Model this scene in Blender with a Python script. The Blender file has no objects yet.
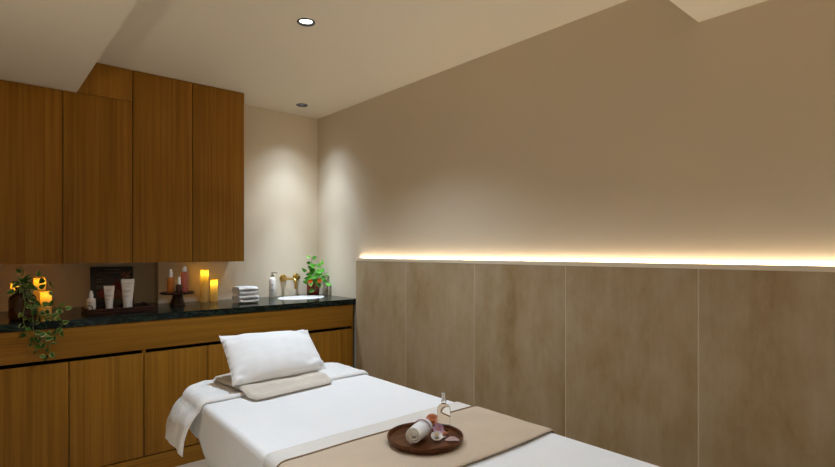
import bpy, bmesh, math, random
from math import pi, sin, cos, sqrt, atan2, hypot
from mathutils import Vector, Matrix, noise

random.seed(7)
C = bpy.context.scene.collection
f_px, cx_px, cy_px = 511.6, 417.5, 251.5
YAW = math.atan2(445.5, 511.6)
CAMH = 1.30

# ------------------------------------------------------------------ helpers
def V(*a): return Vector(a)

def ray(px, py):
    u = (px - cx_px) / f_px; v = (cy_px - py) / f_px
    return (sin(YAW) + cos(YAW) * u, cos(YAW) - sin(YAW) * u, v)

def at_y(px, py, Y):
    """world point seen at a pixel of the photograph on the plane y = Y (used to read off positions)"""
    x, y, v = ray(px, py); t = Y / y
    return V(x * t, Y, CAMH + v * t)

def tag(o, label=None, cat=None, group=None, kind=None):
    if label: o['label'] = label
    if cat: o['category'] = cat
    if group: o['group'] = group
    if kind: o['kind'] = kind
    return o

def thing(name, label, cat, loc=(0, 0, 0), group=None):
    o = bpy.data.objects.new(name, None); C.objects.link(o)
    o.empty_display_size = 0.05
    o.location = loc
    return tag(o, label, cat, group)

def world_loc(o):
    p = V(0, 0, 0)
    while o is not None:
        p = p + o.location; o = o.parent
    return p

def obj(name, bm, mats, parent=None, origin=None, smooth=40, label=None):
    """link a bmesh written in world coordinates as ONE mesh object"""
    org = world_loc(parent) if parent is not None else V(*(origin or (0, 0, 0)))
    bmesh.ops.translate(bm, verts=bm.verts, vec=-org)
    bmesh.ops.recalc_face_normals(bm, faces=bm.faces)
    me = bpy.data.meshes.new(name)
    bm.to_mesh(me); bm.free()
    for m in (mats if isinstance(mats, (list, tuple)) else [mats]):
        me.materials.append(m)
    if smooth:
        me.shade_smooth()
        me.set_sharp_from_angle(angle=math.radians(smooth))
    o = bpy.data.objects.new(name, me); C.objects.link(o)
    if parent is not None: o.parent = parent
    else: o.location = org
    if label: o['label'] = label
    return o

def nb(): return bmesh.new()

def add_box(bm, x0, x1, y0, y1, z0, z1, bevel=0.0, mi=0, seg=2):
    vs = [bm.verts.new((x, y, z)) for x in (x0, x1) for y in (y0, y1) for z in (z0, z1)]
    q = [(0, 1, 3, 2), (4, 6, 7, 5), (0, 4, 5, 1), (2, 3, 7, 6), (0, 2, 6, 4), (1, 5, 7, 3)]
    fs = [bm.faces.new([vs[i] for i in f]) for f in q]
    for f in fs: f.material_index = mi
    if bevel:
        es = list({e for f in fs for e in f.edges})
        bmesh.ops.bevel(bm, geom=es, offset=bevel, segments=seg, profile=0.5, affect='EDGES')
    return vs

def box(name, m, parent, *d, bevel=0.0, **k):
    bm = nb(); add_box(bm, *d, bevel=bevel); return obj(name, bm, m, parent, **k)

def add_lathe(bm, prof, cx, cy, z0=0.0, n=32, mi=0, cap0=True, cap1=True, axis=None, org=None):
    """prof: list of (r, z). axis: matrix for a tilted lathe"""
    rings = []
    for r, z in prof:
        ring = []
        for k in range(n):
            a = 2 * pi * k / n
            p = V(r * cos(a), r * sin(a), z)
            if axis is not None: p = axis @ p
            ring.append(bm.verts.new((p.x + cx, p.y + cy, p.z + z0)))
        rings.append(ring)
    for a, b in zip(rings, rings[1:]):
        for k in range(n):
            f = bm.faces.new((a[k], a[(k + 1) % n], b[(k + 1) % n], b[k])); f.material_index = mi
    if cap0: bm.faces.new(rings[0][::-1]).material_index = mi
    if cap1: bm.faces.new(rings[-1]).material_index = mi

def frame_of(t, up=V(0, 0, 1)):
    t = t.normalized()
    if abs(t.dot(up)) > .95: up = V(1, 0, 0)
    s = t.cross(up).normalized(); return s, s.cross(t).normalized()

def add_tube(bm, pts, r, n=8, mi=0, r1=None):
    pts = [V(*p) for p in pts]; rings = []
    m = len(pts)
    for i, p in enumerate(pts):
        t = pts[min(i + 1, m - 1)] - pts[max(i - 1, 0)]
        s, u = frame_of(t)
        rr = r if r1 is None else r + (r1 - r) * i / max(1, m - 1)
        rings.append([bm.verts.new(p + s * rr * cos(2 * pi * k / n) + u * rr * sin(2 * pi * k / n)) for k in range(n)])
    for a, b in zip(rings, rings[1:]):
        for k in range(n):
            bm.faces.new((a[k], a[(k + 1) % n], b[(k + 1) % n], b[k])).material_index = mi
    bm.faces.new(rings[0][::-1]).material_index = mi; bm.faces.new(rings[-1]).material_index = mi

def smooth_path(pts, sub=6):
    pts = [V(*p) for p in pts]; out = []
    for i in range(len(pts) - 1):
        p0 = pts[max(0, i - 1)]; p1 = pts[i]; p2 = pts[i + 1]; p3 = pts[min(len(pts) - 1, i + 2)]
        for k in range(sub):
            t = k / sub
            out.append(0.5 * ((2 * p1) + (p2 - p0) * t + (2 * p0 - 5 * p1 + 4 * p2 - p3) * t * t + (3 * p1 - p0 - 3 * p2 + p3) * t ** 3))
    out.append(pts[-1]); return out

def nz(x, y, z, s=1.0): return noise.noise(V(x * s, y * s, z * s))

# ------------------------------------------------------------------ materials
def mat(name, col, rough=.5, metal=0.0, **kw):
    m = bpy.data.materials.new(name); m.use_nodes = True
    b = m.node_tree.nodes['Principled BSDF']
    b.inputs['Base Color'].default_value = (*col, 1)
    b.inputs['Roughness'].default_value = rough
    b.inputs['Metallic'].default_value = metal
    b.inputs['Specular IOR Level'].default_value = .5
    for k, v in kw.items(): b.inputs[k.replace('_', ' ')].default_value = v
    return m

def L(m, a, ao, b, bi): m.node_tree.links.new(a.outputs[ao], b.inputs[bi])

def tex_noise(m, scale, size=1.0, detail=5, rough=.55, dist=0.0, rnd=True):
    N = m.node_tree.nodes
    tc = N.new('ShaderNodeTexCoord'); mp = N.new('ShaderNodeMapping'); no = N.new('ShaderNodeTexNoise')
    mp.inputs['Scale'].default_value = scale
    no.inputs['Scale'].default_value = size; no.inputs['Detail'].default_value = detail
    no.inputs['Roughness'].default_value = rough; no.inputs['Distortion'].default_value = dist
    L(m, tc, 'Object', mp, 'Vector')
    if rnd:
        oi = N.new('ShaderNodeObjectInfo'); ml = N.new('ShaderNodeMath'); ml.operation = 'MULTIPLY'; ml.inputs[1].default_value = 37.0
        ad = N.new('ShaderNodeVectorMath'); ad.operation = 'ADD'
        L(m, oi, 'Random', ml, 0); L(m, mp, 'Vector', ad, 0); m.node_tree.links.new(ml.outputs[0], ad.inputs[1])
        L(m, ad, 'Vector', no, 'Vector')
    else: L(m, mp, 'Vector', no, 'Vector')
    return no

def ramp(m, src, stops, out='Fac'):
    r = m.node_tree.nodes.new('ShaderNodeValToRGB')
    e = r.color_ramp.elements
    while len(e) < len(stops): e.new(0.5)
    for i, (p, c) in enumerate(stops):
        e[i].position = p; e[i].color = (*c, 1)
    L(m, src, out, r, 'Fac'); return r

def bump(m, src, strength, dist=.002, out='Fac'):
    b = m.node_tree.nodes.new('ShaderNodeBump')
    b.inputs['Strength'].default_value = strength; b.inputs['Distance'].default_value = dist
    L(m, src, out, b, 'Height'); L(m, b, 'Normal', m.node_tree.nodes['Principled BSDF'], 'Normal')

def wood(name, scale, lo, mid, hi, rough=.42):
    m = mat(name, mid, rough)
    m.node_tree.nodes['Principled BSDF'].inputs['Specular IOR Level'].default_value = .22
    n1 = tex_noise(m, scale, 1.0, 6, .6, .1)
    r1 = ramp(m, n1, [(.30, lo), (.50, mid), (.72, hi)])
    big = tex_noise(m, tuple(s * .16 for s in scale), 1.0, 3, .5, .3)
    r2 = ramp(m, big, [(.3, (.86, .85, .83)), (.7, (1.06, 1.05, 1.04))])
    mx = m.node_tree.nodes.new('ShaderNodeMix'); mx.data_type = 'RGBA'; mx.blend_type = 'MULTIPLY'
    mx.inputs[0].default_value = 1.0
    m.node_tree.links.new(r1.outputs['Color'], mx.inputs[6]); m.node_tree.links.new(r2.outputs['Color'], mx.inputs[7])
    m.node_tree.links.new(mx.outputs[2], m.node_tree.nodes['Principled BSDF'].inputs['Base Color'])
    bump(m, n1, .12, .001)
    return m

def cloth(name, col, weave=700, strength=.35, rough=.95, var=.06):
    m = mat(name, col, rough, Sheen_Weight=.15)
    n = tex_noise(m, (1, 1, 1), weave, 2, .5)
    b = tex_noise(m, (1, 1, 1), 9, 3, .5)
    r = ramp(m, b, [(.3, tuple(c * (1 - var) for c in col)), (.7, tuple(min(.97, c * (1 + var * .4)) for c in col))])
    L(m, r, 'Color', m.node_tree.nodes['Principled BSDF'], 'Base Color')
    bump(m, n, strength, .0012)
    return m

M = {}
M['wall'] = mat('wall_paint', (.71, .615, .475), .85)
_n = tex_noise(M['wall'], (1, 1, 1), 260, 3, .6, rnd=False); bump(M['wall'], _n, .05, .001)
M['ceiling'] = mat('ceiling_paint', (.79, .715, .585), .9)
_n = tex_noise(M['ceiling'], (1, 1, 1), 220, 3, .6, rnd=False); bump(M['ceiling'], _n, .04, .001)
OAK = dict(lo=(.225, .095, .0085), mid=(.305, .135, .0125), hi=(.375, .175, .020))
M['oak_v'] = wood('oak_veneer_upright', (75, 75, 1.1), **OAK)
M['oak_h'] = wood('oak_veneer_lengthwise', (1.1, 75, 75), **OAK)
M['carcass'] = mat('dark_carcass', (.035, .018, .007), .7)
M['walnut'] = wood('walnut_wood', (10, 60, 60), (.055, .018, .007), (.11, .038, .013), (.17, .066, .025), .35)
M['mahogany'] = wood('dark_red_wood', (8, 60, 60), (.018, .006, .004), (.036, .012, .007), (.06, .02, .012), .35)

def marble():
    m = mat('green_marble', (.01, .016, .012), .12)
    n = tex_noise(m, (2.2, 5, 5), 1.6, 8, .62, 2.4, rnd=False)
    r = ramp(m, n, [(.0, (.004, .007, .005)), (.46, (.005, .009, .007)), (.495, (.04, .065, .05)), (.512, (.005, .009, .007)), (.66, (.006, .013, .009)), (.74, (.004, .007, .005))])
    L(m, r, 'Color', m.node_tree.nodes['Principled BSDF'], 'Base Color')
    return m
M['marble'] = marble()
M['marble'].node_tree.nodes['Principled BSDF'].inputs['Roughness'].default_value = .16
M['marble'].node_tree.nodes['Principled BSDF'].inputs['Specular IOR Level'].default_value = .2

def stone():
    m = mat('beige_stone', (.36, .265, .17), .55)
    n = tex_noise(m, (1, 2.2, 1.0), 2.0, 9, .68, .12)
    f = tex_noise(m, (1, 90, 2.5), 1.0, 5, .7, .1)
    r = ramp(m, n, [(.30, (.28, .175, .070)), (.44, (.36, .255, .135)), (.54, (.40, .30, .18)), (.72, (.45, .35, .235))])
    r2 = ramp(m, f, [(.3, (.95, .945, .93)), (.7, (1.03, 1.03, 1.03))])
    mx = m.node_tree.nodes.new('ShaderNodeMix'); mx.data_type = 'RGBA'; mx.blend_type = 'MULTIPLY'; mx.inputs[0].default_value = 1
    m.node_tree.links.new(r.outputs['Color'], mx.inputs[6]); m.node_tree.links.new(r2.outputs['Color'], mx.inputs[7])
    m.node_tree.links.new(mx.outputs[2], m.node_tree.nodes['Principled BSDF'].inputs['Base Color'])
    bump(m, n, .05, .001)
    return m
M['stone'] = stone()
M['joint'] = mat('pale_joint', (.60, .50, .36), .6)
M['cap'] = mat('panel_cap_paint', (.82, .71, .55), .6)
M['floor'] = mat('floor_stone', (.60, .51, .41), .5)
_n = tex_noise(M['floor'], (1, 1, 1), 3, 6, .6, rnd=False)
L(M['floor'], ramp(M['floor'], _n, [(.3, (.56, .48, .38)), (.7, (.66, .57, .46))]), 'Color', M['floor'].node_tree.nodes['Principled BSDF'], 'Base Color')
M['sheet'] = cloth('white_sheet', (.84, .84, .85), 900, .12, var=.015)
M['terry'] = cloth('white_terry', (.84, .835, .83), 330, .9, var=.03)
M['cream'] = cloth('cream_blanket', (.72, .68, .63), 600, .4, var=.03)
M['beige'] = cloth('beige_throw', (.58, .46, .335), 600, .5, var=.06)
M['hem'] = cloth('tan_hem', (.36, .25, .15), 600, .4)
M['linen'] = cloth('beige_towel', (.64, .58, .50), 420, .8, var=.05)
M['pillow'] = cloth('pillow_cotton', (.86, .86, .87), 900, .10, var=.01)
M['mattress'] = mat('grey_vinyl', (.42, .41, .40), .5)
M['grey_metal'] = mat('grey_metal', (.30, .30, .31), .4, .8)
M['black'] = mat('black_satin', (.012, .011, .011), .35)
M['dark_ring'] = mat('dark_bronze', (.04, .035, .03), .4, .6)
M['brass'] = mat('brushed_brass', (.62, .42, .13), .28, 1.0)
M['ceramic'] = mat('white_ceramic', (.85, .85, .84), .15)
M['chrome'] = mat('chrome', (.6, .6, .6), .2, 1.0)
M['white_plastic'] = mat('white_plastic', (.78, .72, .66), .45)
M['cap_plastic'] = mat('white_cap', (.84, .80, .76), .35)
M['ink'] = mat('grey_print', (.35, .28, .25), .6)
M['pale_ink'] = mat('pale_print', (.22, .20, .19), .6)
M['pink_print'] = mat('rose_print', (.62, .30, .26), .6)
M['red_print'] = mat('red_petal_print', (.36, .06, .045), .6)
M['peach_print'] = mat('peach_petal_print', (.55, .22, .14), .6)
M['photo'] = mat('dark_photo_print', (.035, .028, .026), .25)
M['amber_liquid'] = mat('amber_liquid', (.70, .23, .035), .12, Transmission_Weight=.45)
M['pink_liquid'] = mat('pink_liquid', (.66, .20, .15), .12, Transmission_Weight=.45)
M['dark_glass'] = mat('dark_glass', (.05, .016, .012), .1)
M['brown_glass'] = mat('brown_glass', (.07, .022, .006), .08, Transmission_Weight=.25)
M['red_glass'] = mat('red_amber_glass', (.26, .045, .022), .08, Transmission_Weight=.35)
M['glass'] = mat('clear_glass', (.96, .95, .93), .02, Transmission_Weight=1.0, IOR=1.35)
M['oil'] = mat('clear_oil', (.99, .97, .93), .02, Transmission_Weight=1.0, IOR=1.15)
M['silver'] = mat('silver_cap', (.62, .60, .57), .25, 1.0)
M['leaf'] = mat('green_leaf', (.060, .20, .025), .4, Specular_IOR_Level=.2)
M['leaf2'] = mat('fresh_leaf', (.085, .34, .03), .4, Specular_IOR_Level=.2)
M['leaf_pale'] = mat('cream_leaf_edge', (.34, .36, .13), .45, Specular_IOR_Level=.2)
M['ivy'] = mat('ivy_leaf', (.028, .095, .014), .45, Specular_IOR_Level=.2)
M['ivy2'] = mat('ivy_leaf_light', (.060, .15, .020), .45, Specular_IOR_Level=.2)
M['stem'] = mat('green_stem', (.10, .17, .03), .5)
M['orange'] = mat('orange_petal', (.85, .22, .03), .5)
M['peach'] = mat('peach_petal', (.88, .50, .34), .6)
M['mauve'] = mat('mauve_petal', (.72, .48, .64), .6)
M['white_petal'] = mat('white_petal', (.80, .76, .72), .6)
M['pink_petal'] = mat('pale_pink_petal', (.72, .52, .48), .6)
M['pistil'] = mat('yellow_pistil', (.7, .45, .08), .6)
M['cord'] = mat('mauve_cord', (.38, .22, .24), .8)

def emit(name, col, s):
    m = bpy.data.materials.new(name); m.use_nodes = True
    N = m.node_tree.nodes; N.clear()
    e = N.new('ShaderNodeEmission'); o = N.new('ShaderNodeOutputMaterial')
    e.inputs[0].default_value = (*col, 1); e.inputs[1].default_value = s
    L(m, e, 0, o, 0); return m
M['lamp'] = emit('downlight_lens', (.93, .96, 1.0), 9.0)
M['led'] = emit('led_tape', (1.0, .80, .55), 6.0)
M['flame'] = emit('flame_tip', (1.0, .55, .12), 14.0)

def wax():
    m = bpy.data.materials.new('ivory_wax'); m.use_nodes = True
    N = m.node_tree.nodes; N.clear()
    d = N.new('ShaderNodeBsdfDiffuse'); t = N.new('ShaderNodeBsdfTranslucent'); a = N.new('ShaderNodeMixShader'); o = N.new('ShaderNodeOutputMaterial')
    d.inputs[0].default_value = (.62, .54, .27, 1); t.inputs[0].default_value = (.95, .70, .14, 1)
    a.inputs[0].default_value = .5
    L(m, d, 0, a, 1); L(m, t, 0, a, 2); L(m, a, 0, o, 0); return m
M['wax'] = wax()

# ------------------------------------------------------------------ dimensions
XR = 2.254          # right wall
XP = 2.214          # face of the stone panels
XL = -0.70
YB = 3.90           # back wall right of the recess
YBR = 4.00          # back wall in the recess
XREC = 0.985
YF = -1.30
ZC = 2.445          # raised ceiling
ZD = 2.243          # dropped ceiling
YC = 3.286          # face of the base cabinets
ZT = 0.935          # worktop
MOD = 0.363

# ------------------------------------------------------------------ setting
def struct(name, bm, m, **k):
    o = obj(name, bm, m, None, smooth=None, **k); o['kind'] = 'structure'; return o
bm = nb(); add_box(bm, XL - .1, XR + .1, YF - .1, YBR + .1, -.1, 0); struct('floor', bm, M['floor'])
bm = nb(); add_box(bm, XR, XR + .1, YF - .1, YBR + .1, 0, ZC); struct('wall_right', bm, M['wall'])
bm = nb(); add_box(bm, XL - .1, XL, YF - .1, YBR + .1, 0, ZC); struct('wall_left', bm, M['wall'])
bm = nb(); add_box(bm, XL, XR, YF - .1, YF, 0, ZC); struct('wall_front', bm, M['wall'])
bm = nb(); add_box(bm, XREC, XR, YB, YBR + .1, 0, ZC); add_box(bm, XL, XREC, YBR, YBR + .1, 0, ZC); struct('wall_back', bm, M['wall'])
LAMPS = [(1.257, 2.290, ZC), (1.945, 3.608, ZC), (1.257, 1.15, ZC), (-.06, 1.20, ZD), (-.10, .2, ZD), (1.257, .10, ZD)]
bm = nb()
def ceil_plane(outline, z):
    """the underside of a ceiling with a round hole for each recessed lamp"""
    es = []
    vs = [bm.verts.new((x, y, z)) for x, y in outline]
    es += [bm.edges.new((vs[i], vs[(i + 1) % len(vs)])) for i in range(len(vs))]
    for x, y, lz in LAMPS:
        if lz == z:
            cv = [bm.verts.new((x + .039 * cos(2 * pi * k / 32), y + .039 * sin(2 * pi * k / 32), z)) for k in range(32)]
            es += [bm.edges.new((cv[i], cv[(i + 1) % 32])) for i in range(32)]
    bmesh.ops.triangle_fill(bm, edges=es, use_beauty=True)
ceil_plane([(.468, .828), (XR, .828), (XR, YBR), (.468, YBR)], ZC)
ceil_plane([(XL, YF), (XR, YF), (XR, .828), (.468, .828), (.468, YBR), (XL, YBR)], ZD)
for p, q in (((.468, .828), (XR, .828)), ((.468, .828), (.468, YBR))):
    bm.faces.new([bm.verts.new(c) for c in ((*p, ZD), (*q, ZD), (*q, ZC), (*p, ZC))])
add_box(bm, XL - .1, XR + .1, YF - .1, YBR + .1, ZC + .06, ZC + .1)
struct('ceiling', bm, M['ceiling'])

# stone panels on the right wall
joints = [3.262, 2.662, 2.039, 1.428, .815, .203, -.409, -1.021]
names = ['stone wall panel nearest the cabinets, narrow strip ending at the green worktop',
         'stone wall panel second from the cabinets, directly behind the white sheet',
         'stone wall panel in the middle, behind the round wooden tray',
         'wide stone wall panel fourth from the cabinets, beside the foot of the bed',
         'stone wall panel at the right edge of the photo, brown mottled']
for i in range(len(joints) - 1):
    y1, y0 = joints[i], joints[i + 1]
    g = .0025
    bm = nb(); add_box(bm, XP, XP + .012, y0 + g, y1 - g, .0, 1.229, bevel=.001)
    o = obj('wall_panel', bm, M['stone'], None, origin=(XP, (y0 + y1) / 2, 0))
    lab = names[i] if i < len(names) else ('stone wall panel beside the viewpoint, sixth from the cabinets', 'stone wall panel behind the viewpoint, last from the cabinets')[i - len(names)]
    tag(o, lab, 'wall panel', 'beige stone wall panels')
for i, y in enumerate(joints[1:-1]):
    bm = nb(); add_box(bm, XP + .0012, XP + .0115, y - .0024, y + .0024, 0, 1.229)
    struct('trim_%d' % (i + 2), bm, M['joint'])
bm = nb(); add_box(bm, XP - .001, XP + .012, joints[-1], joints[0], 1.2295, 1.250, bevel=.001)
struct('trim_1', bm, M['cap'])
# the light slot behind the panels
led = thing('led_strip', 'glowing warm light strip along the top of the stone wall panels', 'light strip', (XR - .012, 1.1, 1.222))
bm = nb(); add_box(bm, XP + .012, XR, joints[-1], joints[0], 1.205, 1.233)
obj('channel', bm, M['cap'], led)
bm = nb(); add_box(bm, XR - .012, XR - .002, joints[-1] + .02, joints[0] - .005, 1.2332, 1.2365)
obj('tape', bm, M['led'], led)

# ------------------------------------------------------------------ lamps
def light(name, kind, energy, col, loc, parent, **k):
    d = bpy.data.lights.new(name, kind); d.energy = energy; d.color = col
    for a, b in k.items(): setattr(d, a, b)
    o = bpy.data.objects.new(name, d); C.objects.link(o)
    o.parent = parent; o.location = V(*loc) - world_loc(parent)
    return o
LED_W = 5.6
FILL_LED_W = 8.0  # power of the added fill strip on the left wall
DOWN = (.74, .87, 1.0)
lo = light('strip_lamp', 'AREA', LED_W, (1.0, .88, .70), (XR - .0065, (joints[-1] + joints[0]) / 2, 1.2385), led, shape='RECTANGLE', size=.007, size_y=joints[0] - joints[-1] - .03)
lo.rotation_euler = (pi, 0, 0)

# unseen light strip added on the left wall to brighten the lowered ceiling
ledge = thing('added_fill_ledge', 'added ledge with a warm upward fill strip along the left wall, out of the frame', 'light strip', (XL, .7, 1.20))
bm = nb(); add_box(bm, XL, XL + .030, YF + .05, 2.30, 1.19, 1.233); add_box(bm, XL + .030, XL + .042, YF + .05, 2.30, 1.17, 1.250); obj('ledge_board', bm, M['cap'], ledge)
bm = nb(); add_box(bm, XL + .002, XL + .012, YF + .06, 2.29, 1.2332, 1.2365); obj('tape', bm, M['led'], ledge)
lo = light('strip_lamp', 'AREA', FILL_LED_W, (1.0, .88, .70), (XL + .0065, (YF + 2.35) / 2, 1.2385), ledge, shape='RECTANGLE', size=.007, size_y=3.5)
lo.rotation_euler = (pi, 0, 0)

def downlight(x, y, z, watts, label, spread=104, blend=1.0, col=DOWN, depth=.006):
    t = thing('ceiling_downlight', label, 'ceiling light', (x, y, z), 'recessed ceiling downlights')
    bm = nb()
    add_lathe(bm, [(.0388, .0005), (.0445, -.0006), (.0445, -.003), (.0425, -.0045), (.035, -.0035), (.033, 0), (.0325, depth + .002)], x, y, z, 40, cap0=False, cap1=False)
    ring = obj('trim_ring', bm, M['dark_ring'], t)
    bm = nb(); add_lathe(bm, [(.0322, depth), (.0001, depth + .001)], x, y, z, 32, cap0=False, cap1=False)
    obj('lens', bm, M['lamp'], ring)
    light('downlight_lamp', 'SPOT', watts, col, (x, y, z - .008), t, spot_size=math.radians(spread), spot_blend=blend, shadow_soft_size=.022)
    return t
downlight(*LAMPS[0], 76, 'lit round ceiling downlight above the bed, larger in the photo', 120)
cd_ = downlight(*LAMPS[1], 46, 'small round ceiling downlight in the corner above the basin', 72, 1.0, depth=.022)
for nm, w_, sp in (('downlight_flood', 17, 100), ('downlight_core', 125, 42)):
    light(nm, 'SPOT', w_, DOWN, (LAMPS[1][0], LAMPS[1][1], ZC - .008), cd_, spot_size=math.radians(sp), spot_blend=1.0, shadow_soft_size=.022)
downlight(*LAMPS[2], 26, 'ceiling downlight above the foot of the bed, out of the frame')
downlight(*LAMPS[3], 48, 'added fill downlight in the lowered ceiling left of the bed, out of the frame', 80, 1.0)  # unseen lamp added to light the sheet's side and bounce off the floor
downlight(*LAMPS[4], 60, 'added fill downlight in the lowered ceiling at the entrance, out of the frame', 84, 1.0)  # added out of view, its floor bounce raises the ambient light
downlight(*LAMPS[5], 14, 'added fill downlight in the lowered ceiling past the foot of the bed, out of the frame', 130, 1.0)  # weak unseen lamp added as room fill

# ------------------------------------------------------------------ cabinets
def door(parent, x0, x1, y, z0, z1, m):
    g = .0023
    return box('door', m, parent, x0 + g, x1 - g, y, y + .019, z0, z1, bevel=.0012)

# wall cabinets
YU = 3.61
ux = [-.689, -.326, .037, .400, .763, 1.126, 1.485]
ulab = {0: 'oak wall cabinet at the far left end, out of the frame', 1: 'oak wall cabinet second from the left end, out of the frame',
        2: 'oak wall cabinet above the trailing ivy at the left edge of the photo',
        3: 'oak wall cabinet above the black picture board, under the small cupboard',
        4: 'tall oak wall cabinet above the round dark stand of bottles',
        5: 'tall oak wall cabinet at the right end, above the two lit candles'}
for i in range(6):
    x0, x1 = ux[i], ux[i + 1]
    top = ZD - .001 if i < 4 else ZC - .001
    yb = YBR - .004 if x1 < XREC else YB - .004
    t = thing('wall_cabinet', ulab[i], 'cabinet', ((x0 + x1) / 2, (YU + yb) / 2, 1.229), 'oak wall cabinets')
    if i == 4:      # stands across the step of the wall: stays in front of it
        yb = YB - .004
    b = nb(); add_box(b, x0 + .0006, x1 - .0006, YU + .022, yb, 1.229, top)
    obj('body', b, M['oak_v'] , t)
    door(t, x0, x1, YU, 1.229, top - .001, M['oak_v'])
t = thing('wall_cabinet', 'small oak cupboard above a wall cabinet, tucked against the lowered ceiling', 'cabinet', (.62, 3.75, ZD), 'oak wall cabinets')
b = nb(); add_box(b, .470, .7624, YU + .022, YBR - .004, ZD + .001, ZC - .001); obj('body', b, M['oak_v'], t)
door(t, .4695, .763, YU, ZD + .001, ZC - .002, M['oak_v'])

# base cabinets
bx = [-.698, .028, .754, 1.480, 2.206]
blab = ['oak base cabinet left of the frame', 'oak two door base cabinet under the ivy and the cosmetics tray, at the left',
        'oak two door base cabinet behind the pillow, under the round dark stand',
        'oak base cabinet at the right end under the basin, half hidden by the pillow']
for i in range(4):
    x0, x1 = bx[i], bx[i + 1]
    t = thing('base_cabinet', blab[i], 'cabinet', ((x0 + x1) / 2, 3.6, .107), 'oak base cabinets')
    yb = YB - .004 if x1 > XREC else YBR - .004
    b = nb(); add_box(b, x0 + .0009, x1 - .0009, YC + .022, yb, .107, .695)
    obj('body', b, M['carcass'], t)
    for s, xx in ((0, x0 + .0009), (1, x1 - .0009)):
        b = nb(); add_box(b, min(xx, xx + (.008 if s == 0 else -.008)), max(xx, xx + (.008 if s == 0 else -.008)), YC + .004, YC + .06, .696, .728)
        obj('side_panel', b, M['oak_v'], t)
    for k in range(2):
        door(t, x0 + k * MOD, x0 + (k + 1) * MOD, YC, .110, .709, M['oak_v'])
o = box('fascia_board', M['oak_h'], None, bx[0], bx[-1], YC, YC + .022, .730, .8935, bevel=.001, origin=(.75, YC, .73))
tag(o, 'long horizontal oak fascia board under the green marble worktop', 'board')
o = box('plinth_board', M['oak_h'], None, bx[0], bx[-1], YC + .004, YC + .02, .001, .103, origin=(.75, YC, .0))
tag(o, 'low oak plinth board at the floor below the base cabinet doors', 'board')

# worktop with a hole for the basin
bcx, bcy, ba, bb = 1.965, 3.655, .185, .120
def worktop():
    bm = nb()
    out = [(XL + .002, YC - .004), (XR - .002, YC - .004), (XR - .002, YB - .002), (XREC - .002, YB - .002), (XREC - .002, YBR - .002), (XL + .002, YBR - .002)]
    def loop(pts, z): 
        vs = [bm.verts.new((x, y, z)) for x, y in pts]
        return vs, [bm.edges.new((vs[i], vs[(i + 1) % len(vs)])) for i in range(len(vs))]
    ell = [(bcx + ba * cos(2 * pi * k / 48), bcy + bb * sin(2 * pi * k / 48)) for k in range(48)]
    rings = []
    for z in (.895, ZT):
        a, ea = loop(out, z); b, eb = loop(ell, z)
        bmesh.ops.triangle_fill(bm, edges=ea + eb, use_beauty=True)
        rings.append((a, b))
    for j in (0, 1):
        lo_, hi_ = rings[0][j], rings[1][j]
        for k in range(len(lo_)):
            bm.faces.new((lo_[k], lo_[(k + 1) % len(lo_)], hi_[(k + 1) % len(lo_)], hi_[k]))
    return bm
o = obj('worktop', worktop(), M['marble'], None, origin=(.75, 3.6, .895), smooth=None)
tag(o, 'long dark green veined marble worktop over the oak base cabinets', 'worktop')

t = thing('wash_basin', 'white oval basin sunk into the marble worktop below the brass tap', 'basin', (bcx, bcy, .80))
bm = nb()
for sx in (1,):
    prof = [(1.0, .935), (1.0, .930), (.985, .90), (.93, .85), (.80, .815), (.5, .80), (.12, .797)]
    inner = []; n = 48
    for s, z in prof:
        inner.append([bm.verts.new((bcx + (ba - .004) * s * cos(2 * pi * k / n), bcy + (bb - .004) * s * sin(2 * pi * k / n), z)) for k in range(n)])
    for a, b in zip(inner, inner[1:]):
        for k in range(n): bm.faces.new((a[k], a[(k + 1) % n], b[(k + 1) % n], b[k]))
    bm.faces.new(inner[-1])
bowl = obj('bowl', bm, M['ceramic'], t)
bm = nb()
n = 48; r0 = []; prof = [(.0, .9352), (.0, .9375), (.006, .9395), (.011, .9375), (.012, .9352)]
for d, z in prof:
    r0.append([bm.verts.new((bcx + (ba - .005 + d) * cos(2 * pi * k / n), bcy + (bb - .005 + d) * sin(2 * pi * k / n), z)) for k in range(n)])
for a, b in zip(r0, r0[1:]):
    for k in range(n): bm.faces.new((a[k], a[(k + 1) % n], b[(k + 1) % n], b[k]))
obj('rim', bm, M['ceramic'], t)
bm = nb(); add_lathe(bm, [(.022, 0), (.022, .003), (.001, .004)], bcx, bcy, .7975, 20); obj('drain', bm, M['chrome'], bowl)

# brass wall tap
TX, TZ, HX, HZ = 1.929, 1.080, 2.047, 1.086
ROTY = Matrix.Rotation(pi / 2, 3, 'X')       # local z -> -y
t = thing('wall_tap', 'brass wall tap with spout and round handle over the basin', 'tap', (1.99, YB, 1.08))
for x, z in ((TX, TZ), (HX, HZ)):
    bm = nb(); add_lathe(bm, [(.031, .0005), (.031, .006), (.028, .010), (.012, .012), (.012, .02)], x, YB, z, 28, axis=ROTY); obj('rose', bm, M['brass'], t)
bm = nb()
pts = smooth_path([(TX, YB - .012, TZ), (TX, YB - .10, TZ), (TX, YB - .185, TZ), (TX, YB - .212, TZ - .012), (TX, YB - .220, TZ - .038), (TX, YB - .220, TZ - .075)], 6)
add_tube(bm, pts, .011, 14); obj('spout', bm, M['brass'], t)
bm = nb(); add_lathe(bm, [(.009, .018), (.009, .026), (.015, .028), (.017, .032), (.017, .046), (.014, .050), (.002, .051)], HX, YB, HZ, 24, axis=ROTY)
obj('handle', bm, M['brass'], t)

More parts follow.
